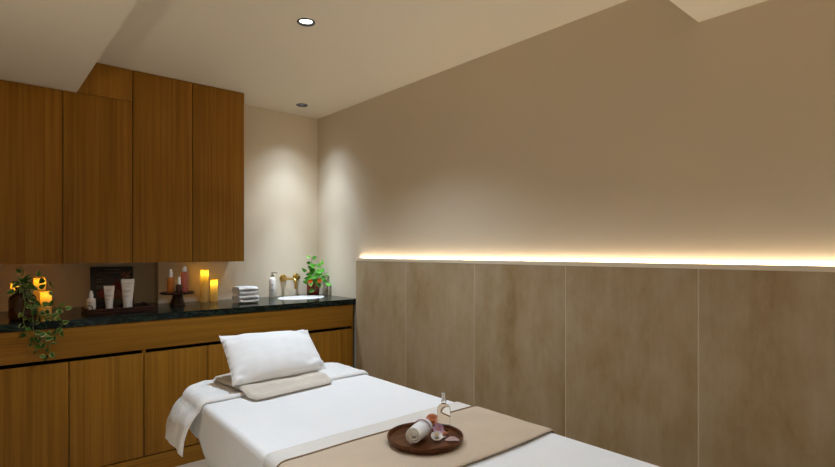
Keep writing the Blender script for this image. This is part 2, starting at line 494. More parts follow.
# ------------------------------------------------------------------ plants
def add_leaf(bm, p, d, nrm, size, pale=True, w=.85, mi=0):
    d = d.normalized(); s = d.cross(nrm).normalized(); nrm = s.cross(d).normalized()
    T = [0, .10, .28, .5, .72, .88, 1.0]; W = [.10, .40, .50, .43, .27, .12, .0]
    mid = [bm.verts.new(p + d * (size * t) - nrm * (size * .10 * t * t)) for t in T]
    for sg in (-1, 1):
        inn = []; out = []
        for t, ww in zip(T, W):
            o = ww * size * w
            back = -.10 * size if t == .10 else 0
            for lst, fr in ((inn, .60), (out, 1.0)):
                lst.append(bm.verts.new(p + d * (size * t + back * fr) + s * (sg * o * fr) + nrm * (o * fr * .28) - nrm * (size * .10 * t * t)))
        for i in range(len(T) - 1):
            f = bm.faces.new((mid[i], mid[i + 1], inn[i + 1], inn[i])); f.material_index = mi
            f = bm.faces.new((inn[i], inn[i + 1], out[i + 1], out[i])); f.material_index = (1 if pale else mi)

def vine(bms, bml, pts, nleaf, size, rnd, view=V(-.55, -.75, .35), pale=.75, t0=.1, nmi=1):
    path = smooth_path(pts, 6)
    add_tube(bms, path, .0016, 6)
    for k in range(nleaf):
        q = t0 + (1 - t0) * (k + .3) / nleaf
        i = min(int(q * (len(path) - 1)), len(path) - 2)
        p = path[i].lerp(path[i + 1], q * (len(path) - 1) - i)
        tan = (path[i + 1] - path[i]).normalized()
        side = tan.cross(view).normalized() * (1 if k % 2 else -1)
        d = (side * .9 + tan * .5 + V(0, 0, -.15) + V(rnd.uniform(-.4, .4), rnd.uniform(-.4, .4), rnd.uniform(-.35, .35))).normalized()
        nn = (view + V(rnd.uniform(-.7, .7), rnd.uniform(-.7, .7), rnd.uniform(-.5, .6))).normalized()
        st = p + d * size * .35
        add_tube(bms, [p, p + d * size * .18 + V(0, 0, .003), st], .0010, 5)
        add_leaf(bml, st, d, nn, size * rnd.uniform(.75, 1.2), rnd.random() < pale, mi=(2 if rnd.random() < .4 else 0))

# trailing ivy in a brown jar
JX, JY = .206, 3.475
t = thing('potted_ivy', 'trailing variegated ivy in a brown glass jar on the left of the worktop', 'plant', (JX, JY, ZT))
bm = nb()
add_lathe(bm, [(.054, .0005), (.060, .006), (.062, .03), (.062, .10), (.059, .120), (.045, .136), (.034, .142), (.032, .165), (.036, .170), (.036, .174), (.030, .174), (.028, .150)], JX, JY, ZT, 40, cap1=False)
obj('jar', bm, M['brown_glass'], t)
rnd = random.Random(3)
bs, bl = nb(), nb()
m0 = V(JX, JY, ZT + .16)
def P(px, py, Y): return at_y(px, py, Y)
YV = 3.40
vine(bs, bl, [m0, m0 + V(.005, -.01, .05), P(22, 280, 3.45), P(24, 269, 3.45)], 5, .034, rnd)
vine(bs, bl, [m0, m0 + V(-.01, -.02, .04), P(19, 286, 3.42), P(16, 293, 3.38)], 4, .036, rnd)
vine(bs, bl, [m0, m0 + V(.0, -.01, .05), P(26, 283, 3.42), P(30, 289, 3.40)], 5, .036, rnd)
vine(bs, bl, [m0, m0 + V(.015, -.01, .05), P(34, 280, 3.44), P(44, 276, 3.43), P(46, 281, 3.41)], 4, .032, rnd)
vine(bs, bl, [m0, m0 + V(.015, -.03, .045), P(38, 290, 3.40), P(50, 290, 3.38), P(54, 286, 3.36)], 5, .030, rnd)
vine(bs, bl, [m0, m0 + V(.01, -.05, .035), P(30, 298, 3.38), P(45, 308, 3.36), P(58, 307, 3.35), P(64, 310, 3.34)], 13, .034, rnd)
vine(bs, bl, [m0, m0 + V(.01, -.05, .03), P(34, 302, 3.38), P(40, 315, 3.34), P(50, 318, 3.31), P(62, 314, 3.30)], 13, .032, rnd)
vine(bs, bl, [m0, m0 + V(.0, -.06, .03), P(29, 301, 3.37), P(36, 312, 3.34), P(52, 320, 3.31), P(62, 325, 3.270), P(58, 333, 3.266), P(50, 336, 3.266)], 16, .031, rnd)
vine(bs, bl, [m0, m0 + V(-.01, -.06, .025), P(25, 302, 3.37), P(23, 316, 3.32), P(25, 327, 3.265), P(30, 338, 3.262), P(35, 348, 3.262), P(40, 357, 3.262)], 11, .029, rnd, t0=.30)
vine(bs, bl, [P(30, 305, 3.36), P(33, 318, 3.31), P(34, 333, 3.265), P(42, 338, 3.262), P(49, 346, 3.262), P(50, 357, 3.262)], 14, .029, rnd)
obj('stems', bs, M['stem'], t)
obj('foliage', bl, [M['ivy'], M['leaf_pale'], M['ivy2']], t, smooth=60)

# leafy plant in the red glass vase
VX, VY = 2.158, 3.812
t = thing('leafy_plant', 'fresh green plant in a red amber glass vase beside the basin', 'plant', (VX, VY, ZT))
bm = nb()
add_lathe(bm, [(.046, .0005), (.050, .005), (.053, .04), (.053, .095), (.050, .112), (.047, .122), (.043, .122), (.045, .10), (.045, .012), (.001, .010)], VX, VY, ZT, 36, cap1=False)
obj('vase', bm, M['red_glass'], t)
rnd = random.Random(11)
bs, bl = nb(), nb()
m0 = V(VX, VY, ZT + .06)
for px, py, Y, n, sz in ((311, 257, 3.77, 5, .040), (322, 266, 3.76, 5, .044), (307, 272, 3.74, 4, .042), (326, 277, 3.72, 5, .043), (315, 268, 3.72, 6, .048),
                         (308, 283, 3.70, 4, .040), (325, 286, 3.70, 5, .044), (315, 291, 3.69, 4, .046), (320, 278, 3.69, 5, .046), (312, 276, 3.70, 5, .046)):
    e = at_y(px, py, Y)
    mid = V(VX + (e.x - VX) * .5, VY + (e.y - VY) * .6, max(ZT + .14, e.z * .5 + (ZT + .15) * .5 + .01))
    vine(bs, bl, [m0, V(VX + (e.x - VX) * .15, VY + (e.y - VY) * .15, ZT + .124), mid, e], n, sz, rnd, pale=.12, t0=.55)
obj('stems', bs, M['stem'], t)
obj('foliage', bl, [M['leaf2'], M['leaf_pale'], M['leaf']], t, smooth=60)

def add_blossom(bm, c, r, axis, layers=3, per=5, mi=0, cup=.6):
    axis = axis.normalized(); s, u = frame_of(axis)
    for l in range(layers):
        rr = r * (1 - .27 * l); lift = cup + .35 * l
        for k in range(per):
            a = 2 * pi * (k + .5 * l) / per
            d = s * cos(a) + u * sin(a); tg = axis.cross(d).normalized()
            rows = []
            for q, wd in ((.05, .18), (.4, .52), (.75, .62), (1.0, .30)):
                h = lift * rr * (q ** 1.6)
                cpt = c + d * (rr * q * (1 - .18 * l)) + axis * (h + .1 * r * l)
                w = wd * rr
                rows.append([bm.verts.new(cpt + tg * w * x + axis * (.12 * rr * x * x)) for x in (-1, -.4, .4, 1)])
            for a0, b0 in zip(rows, rows[1:]):
                for j in range(3):
                    bm.faces.new((a0[j], a0[j + 1], b0[j + 1], b0[j])).material_index = mi
    # heart of the flower
    add_ball(bm, c + axis * r * .18, r * .22, mi)

def add_ball(bm, c, r, mi=0, sc=(1, 1, 1)):
    k0 = len(bm.faces)
    ret = bmesh.ops.create_icosphere(bm, subdivisions=2, radius=1.0)
    for v in ret['verts']:
        v.co = V(v.co.x * r * sc[0], v.co.y * r * sc[1], v.co.z * r * sc[2]) + c
    for f in {f for v in ret['verts'] for f in v.link_faces}: f.material_index = mi
for px, py in ((310.5, 281.5), (319.5, 281)):
    bm = nb(); add_blossom(bm, at_y(px, py, 3.675), .016, V(-.5, -.8, .25), 3, 6)
    obj('flower', bm, M['orange'], t, smooth=60, label='orange flower')

# ------------------------------------------------------------------ candles
def candle(x, y, r, h, label, watts, group, col=(1.0, .68, .18)):
    t = thing('pillar_candle', label, 'candle', (x, y, ZT), group)
    bm = nb()
    prof = [(r, .0006), (r, h * .5), (r, h - .004), (r * .93, h), (r * .80, h - .002), (r * .74, h - .010), (r * .4, h - .013), (.0005, h - .013)]
    rings = []; n = 40
    for rr, z in prof:
        rings.append([bm.verts.new((x + rr * cos(2 * pi * k / n), y + rr * sin(2 * pi * k / n), ZT + z + (.0022 * sin(3 * 2 * pi * k / n + x * 40) if z > h - .006 else 0))) for k in range(n)])
    for a, b in zip(rings, rings[1:]):
        for k in range(n): bm.faces.new((a[k], a[(k + 1) % n], b[(k + 1) % n], b[k]))
    bm.faces.new(rings[0]); bm.faces.new(rings[-1])
    wx = obj('wax', bm, M['wax'], t)
    bm = nb(); add_tube(bm, [(x, y, ZT + h - .0128), (x + .001, y, ZT + h - .005)], .0011, 6); obj('wick', bm, M['black'], wx)
    light('candle_lamp', 'POINT', watts, col, (x, y, ZT + h - .024), t, shadow_soft_size=.009)
g1 = 'lit candles behind the ivy'; g2 = 'lit candles beside the folded hand towels'
candle(1.268, 3.800, .0275, .235, 'tall glowing yellow pillar candle standing left of a shorter one, by the wall', .16, g2)
candle(1.337, 3.805, .0262, .162, 'short glowing yellow pillar candle beside the folded white hand towels', .13, g2)
candle(.192, 3.70, .027, .190, 'glowing candle behind the brown jar, leftmost of three', .10, g1, (1.0, .50, .09))
candle(.305, 3.78, .030, .213, 'glowing candle behind the ivy, tallest of three', .115, g1, (1.0, .50, .09))
candle(.324, 3.66, .0275, .138, 'glowing candle behind the ivy, shortest and rightmost of three', .10, g1, (1.0, .50, .09))

# ------------------------------------------------------------------ cosmetics tray and display
TZ0 = ZT
t = thing('serving_tray', 'long dark wooden tray on the worktop holding white tubes', 'tray', (.685, 3.55, ZT))
x0, x1, y0, y1 = .498, .850, 3.43, 3.68
bm = nb(); add_box(bm, x0, x1, y0, y1, ZT + .0008, ZT + .012, bevel=.002); obj('base', bm, M['mahogany'], t)
bm = nb()
for d in ((x0, x1, y0, y0 + .010), (x0, x1, y1 - .010, y1), (x0, x0 + .010, y0 + .010, y1 - .010), (x1 - .010, x1, y0 + .010, y1 - .010)):
    add_box(bm, d[0], d[1], d[2], d[3], ZT + .0122, ZT + .032, bevel=.0015)
obj('rim', bm, M['mahogany'], t)
for xs in (x0 + .03, x1 - .03):
    bm = nb()
    add_tube(bm, smooth_path([(xs, y0 + .05, ZT + .0315), (xs, y0 + .06, ZT + .0405), (xs, y0 + .125, ZT + .0425), (xs, y1 - .06, ZT + .0405), (xs, y1 - .05, ZT + .0315)], 5), .003, 8)
    add_tube(bm, [(xs, y0 + .05, ZT + .0118), (xs, y0 + .05, ZT + .034)], .003, 8); add_tube(bm, [(xs, y1 - .05, ZT + .0118), (xs, y1 - .05, ZT + .034)], .003, 8)
    obj('handle', bm, M['black'], t)

def tube_bottle(x, y, w, h, label, ang=-.45):
    """a squeeze tube standing on its cap: round at the bottom, flat crimp on top"""
    z0 = ZT + .0122
    t = thing('cream_tube', label, 'tube', (x, y, z0), 'white cream tubes on the dark tray')
    R = Matrix.Rotation(ang, 3, 'Z')
    def ring(bm, a, b, z, n=28):
        return [bm.verts.new(V(x, y, z) + R @ V(a * cos(2 * pi * k / n), b * sin(2 * pi * k / n), 0)) for k in range(n)]
    bm = nb(); zc = h * .16; r = w * .33
    prev = None
    for a, b, z in ((r * .98, r * .98, .0005), (r, r, .002), (r, r, zc)):
        c = ring(bm, a, b, z0 + z)
        if prev:
            for k in range(28): bm.faces.new((prev[k], prev[(k + 1) % 28], c[(k + 1) % 28], c[k]))
        else: bm.faces.new(c)
        prev = c
    bm.faces.new(prev)
    obj('cap', bm, M['cap_plastic'], t)
    bm = nb(); prev = None
    for i in range(9):
        q = i / 8
        a = r * 1.02 + (w * .5 - r) * q; b = r * 1.02 * (1 - q ** 1.5) + .0022
        c = ring(bm, a, b, z0 + zc + .001 + (h - zc - .012) * q)
        if prev:
            for k in range(28): bm.faces.new((prev[k], prev[(k + 1) % 28], c[(k + 1) % 28], c[k]))
        else: bm.faces.new(c)
        prev = c
    c = ring(bm, w * .5, .0022, z0 + h)
    for k in range(28): bm.faces.new((prev[k], prev[(k + 1) % 28], c[(k + 1) % 28], c[k]))
    bm.faces.new(c)
    body = obj('tube_body', bm, M['white_plastic'], t)
    # printed lines
    for q, wd in ((.80, .26), (.70, .14), (.52, .30), (.47, .24), (.30, .18)):
        bm = nb(); zz = z0 + zc + (h - zc) * q
        dd = r * 1.02 * (1 - ((zz - z0 - zc) / (h - zc - .012)) ** 1.5) + .0022
        aa = r * 1.02 + (w * .5 - r) * q
        top, bot = [], []
        for i in range(9):
            xx = (i / 4 - 1) * wd * w
            fl = dd * sqrt(max(.05, 1 - (xx / aa) ** 2)) + .0005
            for lst, sz in ((top, .0016), (bot, -.0016)):
                lst.append(bm.verts.new(V(x, y, zz + sz) + R @ V(xx, -fl, 0)))
        for i in range(8): bm.faces.new((bot[i], bot[i + 1], top[i + 1], top[i]))
        bmesh.ops.solidify(bm, geom=bm.faces[:], thickness=.0004)
        obj('printed_line', bm, M['ink'], body)
tube_bottle(.640, 3.640, .060, .140, 'shorter white cream tube on the dark tray, between bottle and tall tube')
tube_bottle(.738, 3.620, .077, .180, 'tall white cream tube on the dark tray, in front of the black board')

def pump_bottle(x, y, z0, r, hb, hn, hc, rc, name, label, cat, mb, mc, group=None, liquid=None, band=None):
    t = thing(name, label, cat, (x, y, z0), group)
    bm = nb()
    add_lathe(bm, [(r * .92, .0004), (r, .004), (r, hb - .006), (r * .93, hb), (rc * 1.05, hb + .003), (rc * .9, hb + hn)], x, y, z0, 30)
    t_body = obj('bottle_body', bm, mb, t)
    bm = nb(); add_lathe(bm, [(rc, hb + hn + .0005), (rc, hb + hn + hc * .55), (rc * .72, hb + hn + hc * .62), (rc * .66, hb + hn + hc * .96), (rc * .5, hb + hn + hc)], x, y, z0, 24)
    obj('cap', bm, mc, t)
    return t_body
t = pump_bottle(.545, 3.645, ZT + .0122, .0245, .066, .004, .045, .0125, 'lotion_bottle', 'small white round bottle with narrow cap at the left of the dark tray', 'bottle', M['white_plastic'], M['cap_plastic'])
def wrap_line(parent, x, y, z, r, a_mid, half, hh, m, name='printed_line'):
    """a printed mark that follows a round bottle"""
    bm = nb(); prev = None
    for j in range(9):
        a = a_mid + (j / 4 - 1) * half
        c = [bm.verts.new((x + r * cos(a), y + r * sin(a), z + dz)) for dz in (-hh, hh)]
        if prev: bm.faces.new((prev[0], c[0], c[1], prev[1]))
        prev = c
    bmesh.ops.solidify(bm, geom=bm.faces[:], thickness=.0003)
    return obj(name, bm, m, parent)
for zz, hw in ((.046, .5), (.040, .35), (.026, .42)):
    wrap_line(t, .545, 3.645, ZT + .0122 + zz, .0248, -pi / 2 - .35, hw, .0012, M['ink'])

# black picture board leaning in the recess
bw0, bw1, zb0, zb1 = .590, .842, ZT + .002, ZT + .262
t = thing('display_board', 'black advertising board with flower picture standing behind the tubes', 'board', (.716, 3.93, ZT))
def lean(z): return 3.938 + .035 * (z - zb0) / (zb1 - zb0)
bm = nb()
vs = add_box(bm, bw0, bw1, 0, .014, zb0, zb1)
for v in bm.verts: v.co.y += lean(v.co.z)
panel = obj('panel', bm, M['black'], t)
bm = nb(); add_box(bm, bw0 + .012, bw1 - .012, -.0012, -.0002, zb0 + .012, zb1 - .058)
for v in bm.verts: v.co.y += lean(v.co.z)
picture = obj('picture', bm, M['photo'], panel)
def flat_print(name, rects, m, dy=.0016, par=None):
    bm = nb()
    for a, b, c, d in rects:
        add_box(bm, a, b, -dy, -dy + .0004, c, d)
    for v in bm.verts: v.co.y += lean(v.co.z)
    obj(name, bm, m, par or t)
flat_print('heading', [(bw0 + .085, bw0 + .175, zb1 - .021, zb1 - .016)], M['pale_ink'], .0008, panel)
flat_print('heading', [(bw0 + .045, bw0 + .215, zb1 - .042, zb1 - .039)], M['pale_ink'], .0008, panel)
for row, w in ((.175, .040), (.160, .032), (.130, .046), (.118, .038)):
    flat_print('caption', [(bw0 + .03, bw0 + .03 + w, zb0 + row, zb0 + row + .005)], M['pale_ink'], .0018, panel)
def petal_print(cx, cz, specs, m, dy, name):
    bm = nb()
    for ang, ln, wd in specs:
        d = V(cos(ang), 0, sin(ang)); s = V(-sin(ang), 0, cos(ang))
        pts = []
        for q, w in ((0, .12), (.25, .75), (.5, 1), (.75, .75), (1, .08)):
            pts.append((q, w))
        top = [V(cx, 0, cz) + d * ln * q + s * wd * w for q, w in pts]; bot = [V(cx, 0, cz) + d * ln * q - s * wd * w for q, w in pts]
        for i in range(4):
            fvs = [bm.verts.new((p.x, -dy, p.z)) for p in (top[i], top[i + 1], bot[i + 1], bot[i])]
            bm.faces.new(fvs)
    bmesh.ops.solidify(bm, geom=bm.faces[:], thickness=.0003)
    for v in bm.verts: v.co.y += lean(v.co.z)
    obj(name, bm, m, panel)
petal_print(.758, zb0 + .115, [(.4, .07, .012), (1.2, .085, .013), (1.9, .075, .012), (2.6, .06, .011), (3.6, .06, .012), (4.6, .055, .012), (5.6, .06, .012)], M['red_print'], .0018, 'flower_print')
petal_print(.752, zb0 + .050, [(.3, .06, .014), (1.0, .07, .012), (1.7, .06, .013), (2.4, .055, .014), (3.1, .05, .01)], M['peach_print'], .0026, 'flower_print')
petal_print(.792, zb0 + .200, [(-.3, .03, .010), (.6, .045, .008), (2.0, .03, .010), (2.9, .035, .009)], M['peach_print'], .0034, 'flower_print')
petal_print(.650, zb0 + .055, [(1.57, .065, .014), (1.0, .05, .012), (2.1, .05, .012)], M['red_print'], .0018, 'flower_print')

# ------------------------------------------------------------------ round stand and its bottles
SX, SY = 1.043, 3.655
t = thing('cake_stand', 'round dark wooden pedestal stand carrying three small bottles', 'stand', (SX, SY, ZT))
bm = nb(); add_lathe(bm, [(.047, .0006), (.048, .004), (.046, .012), (.036, .045), (.031, .072), (.033, .078)], SX, SY, ZT, 36); obj('pedestal', bm, M['mahogany'], t)
bm = nb(); add_lathe(bm, [(.05, .0782), (.103, .080), (.108, .085), (.108, .091), (.104, .0935), (.096, .0905), (.001, .0905)], SX, SY, ZT, 48, cap1=False); obj('plate', bm, M['mahogany'], t)
zs = ZT + .0912
g = 'bottles on the round stand'
pump_bottle(1.003, 3.665, zs, .0225, .094, .006, .055, .0125, 'spray_bottle', 'amber orange bottle with white cap, left on the round stand', 'bottle', M['amber_liquid'], M['cap_plastic'], g)
pump_bottle(1.086, 3.650, zs, .0235, .134, .004, .036, .0145, 'spray_bottle', 'tall pink bottle with pale cap, right on the round stand', 'bottle', M['pink_liquid'], M['cap_plastic'], g)
pump_bottle(1.040, 3.610, zs, .0185, .052, .003, .050, .0105, 'dropper_bottle', 'small dark bottle with white dropper in the middle of the round stand', 'bottle', M['dark_glass'], M['cap_plastic'], g)

# ------------------------------------------------------------------ soap bottle
sx, sy = 1.806, 3.835
t = thing('soap_bottle', 'white soap pump bottle left of the brass tap', 'bottle', (sx, sy, ZT))
bm = nb(); add_lathe(bm, [(.026, .0005), (.0285, .004), (.0285, .140), (.025, .152), (.015, .158), (.013, .164)], sx, sy, ZT, 32); sbody = obj('bottle_body', bm, M['cap_plastic'], t)
bm = nb(); add_lathe(bm, [(.0145, .1645), (.0145, .178), (.006, .180), (.0045, .181), (.0045, .190)], sx, sy, ZT, 24); obj('collar', bm, M['chrome'], t)
bm = nb(); add_lathe(bm, [(.010, .1905), (.011, .193), (.011, .199), (.008, .201)], sx, sy, ZT, 20)
add_tube(bm, [(sx, sy, ZT + .196), (sx + .018, sy - .022, ZT + .197), (sx + .027, sy - .033, ZT + .192)], .0042, 10); obj('pump', bm, M['chrome'], t)
for zz, hw in ((.105, .34), (.095, .2), (.06, .4), (.053, .27)):
    wrap_line(sbody, sx, sy, ZT + zz, .0288, -2.05, hw, .0016, M['pale_ink'])

# ------------------------------------------------------------------ folded hand towels
def folded(x, y, z, w, d, h, label, seed, group, m, rot=0.0, name='hand_towel'):
    """a towel folded in three: a folded band whose end curls, with an open slit in the front"""
    bm = nb(); nx, ns = 30, 72
    r = h / 4
    def section(q):                   # the closed outline (y, z) at position q of the width
        e = 1 - abs(2 * q - 1) ** 5
        gap = .12 * h * max(0, 1 - (2.0 * abs(q - .5)) ** 2)          # slit opens in the middle
        out = []
        for k in range(ns):
            a = 2 * pi * k / ns
            cy_, cz_ = cos(a), sin(a)
            yy = math.copysign(abs(cy_) ** .35, cy_) * d / 2
            zz = math.copysign(abs(cz_) ** .95, cz_) * h / 2
            if yy < 0:                # the front: a waist between the layers
                s = abs(zz) / (h / 2)
                yy += max(0, 1 - s / .5) ** 1.5 * (.006 + gap * 7.0)
            out.append((yy * (.965 + .035 * e), h / 2 + zz * (.90 + .10 * e)))
        return out
    rows = []
    for i in range(nx + 1):
        q = i / nx
        rows.append([V((q - .5) * w, yy, zz) for yy, zz in section(q)])
    vv = []
    R = Matrix.Rotation(rot, 3, 'Z')
    for i, row in enumerate(rows):
        l = []
        for p in row:
            k = .0022
            p = p + V(k * nz(p.y, p.z, seed, 30), k * nz(p.x, p.z, seed + 5, 25), (k * nz(p.x, p.y, seed + 9, 22) if p.z > .01 else 0))
            p.z = max(p.z, .0006)
            pp = R @ p; l.append(bm.verts.new((x + pp.x, y + pp.y, z + pp.z)))
        vv.append(l)
    for a, b in zip(vv, vv[1:]):
        for k in range(ns): bm.faces.new((a[k], a[(k + 1) % ns], b[(k + 1) % ns], b[k]))
    bm.faces.new(vv[0]); bm.faces.new(vv[-1])
    bmesh.ops.subdivide_edges(bm, edges=[], cuts=1)
    o = obj(name, bm, m, None, origin=(x, y, z), smooth=70)
    return tag(o, label, 'towel', group)
g = 'folded hand towels on the worktop'
folded(1.466, 3.545, ZT + .0003, .140, .15, .059, 'folded white hand towel, lower of the pair on the worktop', 2, g, M['terry'])
folded(1.465, 3.545, ZT + .0598, .136, .145, .058, 'folded white hand towel, on top of the pair on the worktop', 5, g, M['terry'])

# ------------------------------------------------------------------ massage table
BX0, BX1, BY0, BY1, BZ = .655, 1.416, .33, 2.315, .72
BCX, BCY, BHX, BHY, BR = (BX0 + BX1) / 2, (BY0 + BY1) / 2, (BX1 - BX0) / 2, (BY1 - BY0) / 2, .12
ER = .020
def taper(bm):
    """the padded top is a little narrower at the head on the left side"""
    for v in bm.verts:
        w = max(0, min(1.4, (BX1 - v.co.x) / (BX1 - BX0)))
        v.co.x -= .045 * (2.0 - v.co.y) * w
    return bm
def rrect(hx, hy, r, n=14, straight=26):
    pts = []
    cs = [(hx - r, hy - r, 0), (-(hx - r), hy - r, pi / 2), (-(hx - r), -(hy - r), pi), (hx - r, -(hy - r), 3 * pi / 2)]
    for i, (x, y, a0) in enumerate(cs):
        for k in range(n + 1):
            a = a0 + (pi / 2) * k / n; pts.append((x + r * cos(a), y + r * sin(a)))
        nx_, ny_, na = cs[(i + 1) % 4]
        p = pts[-1]; q = (nx_ + r * cos(na), ny_ + r * sin(na))
        for k in range(1, straight): pts.append((p[0] + (q[0] - p[0]) * k / straight, p[1] + (q[1] - p[1]) * k / straight))
    return pts
def slab(bm, inset, z0, z1, er):
    n = None; rings = []
    hx, hy = BHX - inset, BHY - inset
    for d, z in ((er, z0), (0, z0 + er), (0, z1 - er), (er * .3, z1 - er * .3), (er, z1)):
        rings.append([bm.verts.new((BCX + x, BCY + y, z)) for x, y in rrect(hx - d, hy - d, BR - inset * .5, 8, 4)])
    n = len(rings[0])
    for a, b in zip(rings, rings[1:]):
        for k in range(n): bm.faces.new((a[k], a[(k + 1) % n], b[(k + 1) % n], b[k]))
    bm.faces.new(rings[0]); bm.faces.new(rings[-1])
t = thing('massage_table', 'massage table under a white sheet in front of the oak cabinets', 'massage table', (BCX, BCY, 0))
bm = nb(); slab(bm, .012, .585, BZ - .006, .02); taper(bm); obj('mattress', bm, M['mattress'], t)
bm = nb(); slab(bm, .045, .545, .584, .008); taper(bm); obj('frame', bm, M['mattress'], t)
for sx_ in (-1, 1):
    for sy_ in (-1, 1):
        lx, ly = BCX + sx_ * (BHX - .11), BCY + sy_ * (BHY - .26)
        bm = nb(); add_box(bm, lx - .03, lx + .03, ly - .03, ly + .03, .0, .5445, bevel=.004)
        obj('leg', bm, M['mattress'], t)
    bm = nb(); lx = BCX + sx_ * (BHX - .11)
    add_box(bm, lx - .012, lx + .012, BCY - BHY + .2905, BCY + BHY - .2905, .16, .21, bevel=.003); obj('stretcher', bm, M['mattress'], t)

def bed_sheet():
    bm = nb(); rings = []
    base = rrect(BHX, BHY, BR, 16, 40); n = len(base)
    def ringpt(x, y, d, z):          # d: outward shift along the outline's normal (via inner rectangle)
        ix = max(-(BHX - BR), min(BHX - BR, x)); iy = max(-(BHY - BR), min(BHY - BR, y))
        v = V(x - ix, y - iy, 0); l = v.length or 1
        return V(BCX + x + v.x / l * d, BCY + y + v.y / l * d, z)
    prof = [(-.0075, .560), (-.006, .549), (-.003, .545), (.001, .549), (.0015, .58), (0, .62), (0, .66), (0, BZ - ER - .004)]
    for i in range(0, 7):
        a = pi / 2 * i / 6; prof.append((-ER + ER * cos(a), BZ - ER + ER * sin(a)))
    arc = 0
    for i, (d, z) in enumerate(prof):
        ring = []
        for k, (x, y) in enumerate(base):
            p = ringpt(x, y, d, z)
            if i < 9:
                amp = .007 * max(0, (BZ - z - .02) / .17)
                wv = nz(p.x * 1.0, p.y * 1.0, .3, 9) + .5 * nz(p.x, p.y, 3.0, 22)
                zq = z
                if z < .60: zq = z + (-.024 + .060 * max(0, min(1, (p.y - 1.965) / .035))) * (1 if z < .57 else .5)
                p = ringpt(x, y, d + amp * wv + .002, zq + (.006 * nz(p.x, p.y, 7, 6) if z < .57 else 0))
            ring.append(bm.verts.new(p))
        rings.append(ring)
    inner = [(x * (BHX - ER) / BHX, y * (BHY - ER) / BHY) for x, y in base]
    M_ = 30
    for j in range(1, M_):
        s = 1 - j / M_
        ring = []
        for x, y in inner:
            p = V(BCX + x * s, BCY + y * s, BZ)
            fall = min(1.0, (1 - s) * 6)
            p.z += fall * (.0022 * nz(p.x, p.y, .5, 5) + .0012 * nz(p.x * .6, p.y * 2, 4, 11)) - .0005
            ring.append(bm.verts.new(p))
        rings.append(ring)
    for a, b in zip(rings, rings[1:]):
        for k in range(n): bm.faces.new((a[k], a[(k + 1) % n], b[(k + 1) % n], b[k]))
    bm.faces.new(rings[-1])
    return bm
o = obj('bed_sheet', taper(bed_sheet()), M['sheet'], None, origin=(BCX, BCY, .545), smooth=80)
tag(o, 'smooth white fitted sheet covering the massage table', 'sheet')

def drape(x, y, off, flare=0.0, fold=0.0, seed=0.0):
    """where a cloth laid flat over the table lands: flat on top, then over the rounded edge and down"""
    dx, dy = x - BCX, y - BCY
    sx_, sy_ = (1 if dx >= 0 else -1), (1 if dy >= 0 else -1)
    qx, qy = abs(dx) - (BHX - BR), abs(dy) - (BHY - BR)
    if qx > 0 and qy > 0:
        l = hypot(qx, qy); d = l - BR; n = V(qx / l * sx_, qy / l * sy_, 0)
    elif qx > qy: d = qx - BR; n = V(sx_, 0, 0)
    else: d = qy - BR; n = V(0, sy_, 0)
    s = d + ER
    if s <= 0: return V(x, y, BZ + off), V(0, 0, 1), 0.0
    foot = V(x, y, 0) - n * s
    er = ER + off
    if s < pi / 2 * er:
        th = s / er; out = er * sin(th); z = BZ - ER + er * cos(th); nn = n * sin(th) + V(0, 0, cos(th)); hang = 0
    else:
        hang = s - pi / 2 * er; out = er; z = BZ - ER - hang; nn = n
    along = foot.x * 1.3 + foot.y
    out += flare * .18 * (1 - math.exp(-hang / .05)) + fold * min(1, hang / .10) * (.5 + .5 * sin(along * 46 + seed))
    p = foot + n * out; p.z = z
    return p, nn, hang

def cloth_sheet(x0, x1, y0, y1, off, th, nx, ny, flare=0, fold=0, seed=0, wr=.001, edge=None, lumps=12, edge_noise=.0, tb=None):
    """closed cloth of real thickness with rounded edges"""
    bm = nb(); top = []; bot = []
    te = edge or th
    for i in range(nx + 1):
        ru, rb = [], []
        for j in range(ny + 1):
            u, v = i / nx, j / ny
            yy0 = y0 + edge_noise * nz(u * 3, .3, seed, 1.6); yy1 = y1 + edge_noise * nz(u * 3, 5.3, seed, 1.6)
            x = x0 + (x1 - x0) * u; y = yy0 + (yy1 - yy0) * v
            e = min(u * (x1 - x0), (1 - u) * (x1 - x0), v * (y1 - y0), (1 - v) * (y1 - y0))
            k = min(1.0, e / te); k = sqrt(max(0, 1 - (1 - k) ** 2))
            p, nn, h = drape(x, y, off, flare, fold, seed)
            w = wr * (nz(x, y, seed, lumps) + .5 * nz(x, y, seed + 3, lumps * 2.7))
            ru.append(bm.verts.new(p + nn * (th * (.25 + .75 * k) + w * k)))
            rb.append(bm.verts.new(p + nn * .0004))
        top.append(ru); bot.append(rb)
    for i in range(nx):
        for j in range(ny):
            bm.faces.new((top[i][j], top[i + 1][j], top[i + 1][j + 1], top[i][j + 1]))
            bm.faces.new((bot[i][j], bot[i][j + 1], bot[i + 1][j + 1], bot[i + 1][j]))
    for i in range(nx):
        bm.faces.new((top[i][0], bot[i][0], bot[i + 1][0], top[i + 1][0])); bm.faces.new((top[i][ny], top[i + 1][ny], bot[i + 1][ny], bot[i][ny]))
    for j in range(ny):
        bm.faces.new((top[0][j], top[0][j + 1], bot[0][j + 1], bot[0][j])); bm.faces.new((top[nx][j], bot[nx][j], bot[nx][j + 1], top[nx][j + 1]))
    return bm

# white towel over the head end
bm = cloth_sheet(BX0 - .170, BX1 + .16, 1.985, BY1 + .03, .003, .012, 110, 46, flare=.36, fold=.007, seed=1.3, wr=.0036, edge=.012, lumps=24, edge_noise=.010)
o = obj('bath_towel', taper(bm), M['terry'], None, origin=(BCX, 2.15, BZ), smooth=80)
tag(o, 'white terry towel laid across the head end, hanging over the side', 'towel')
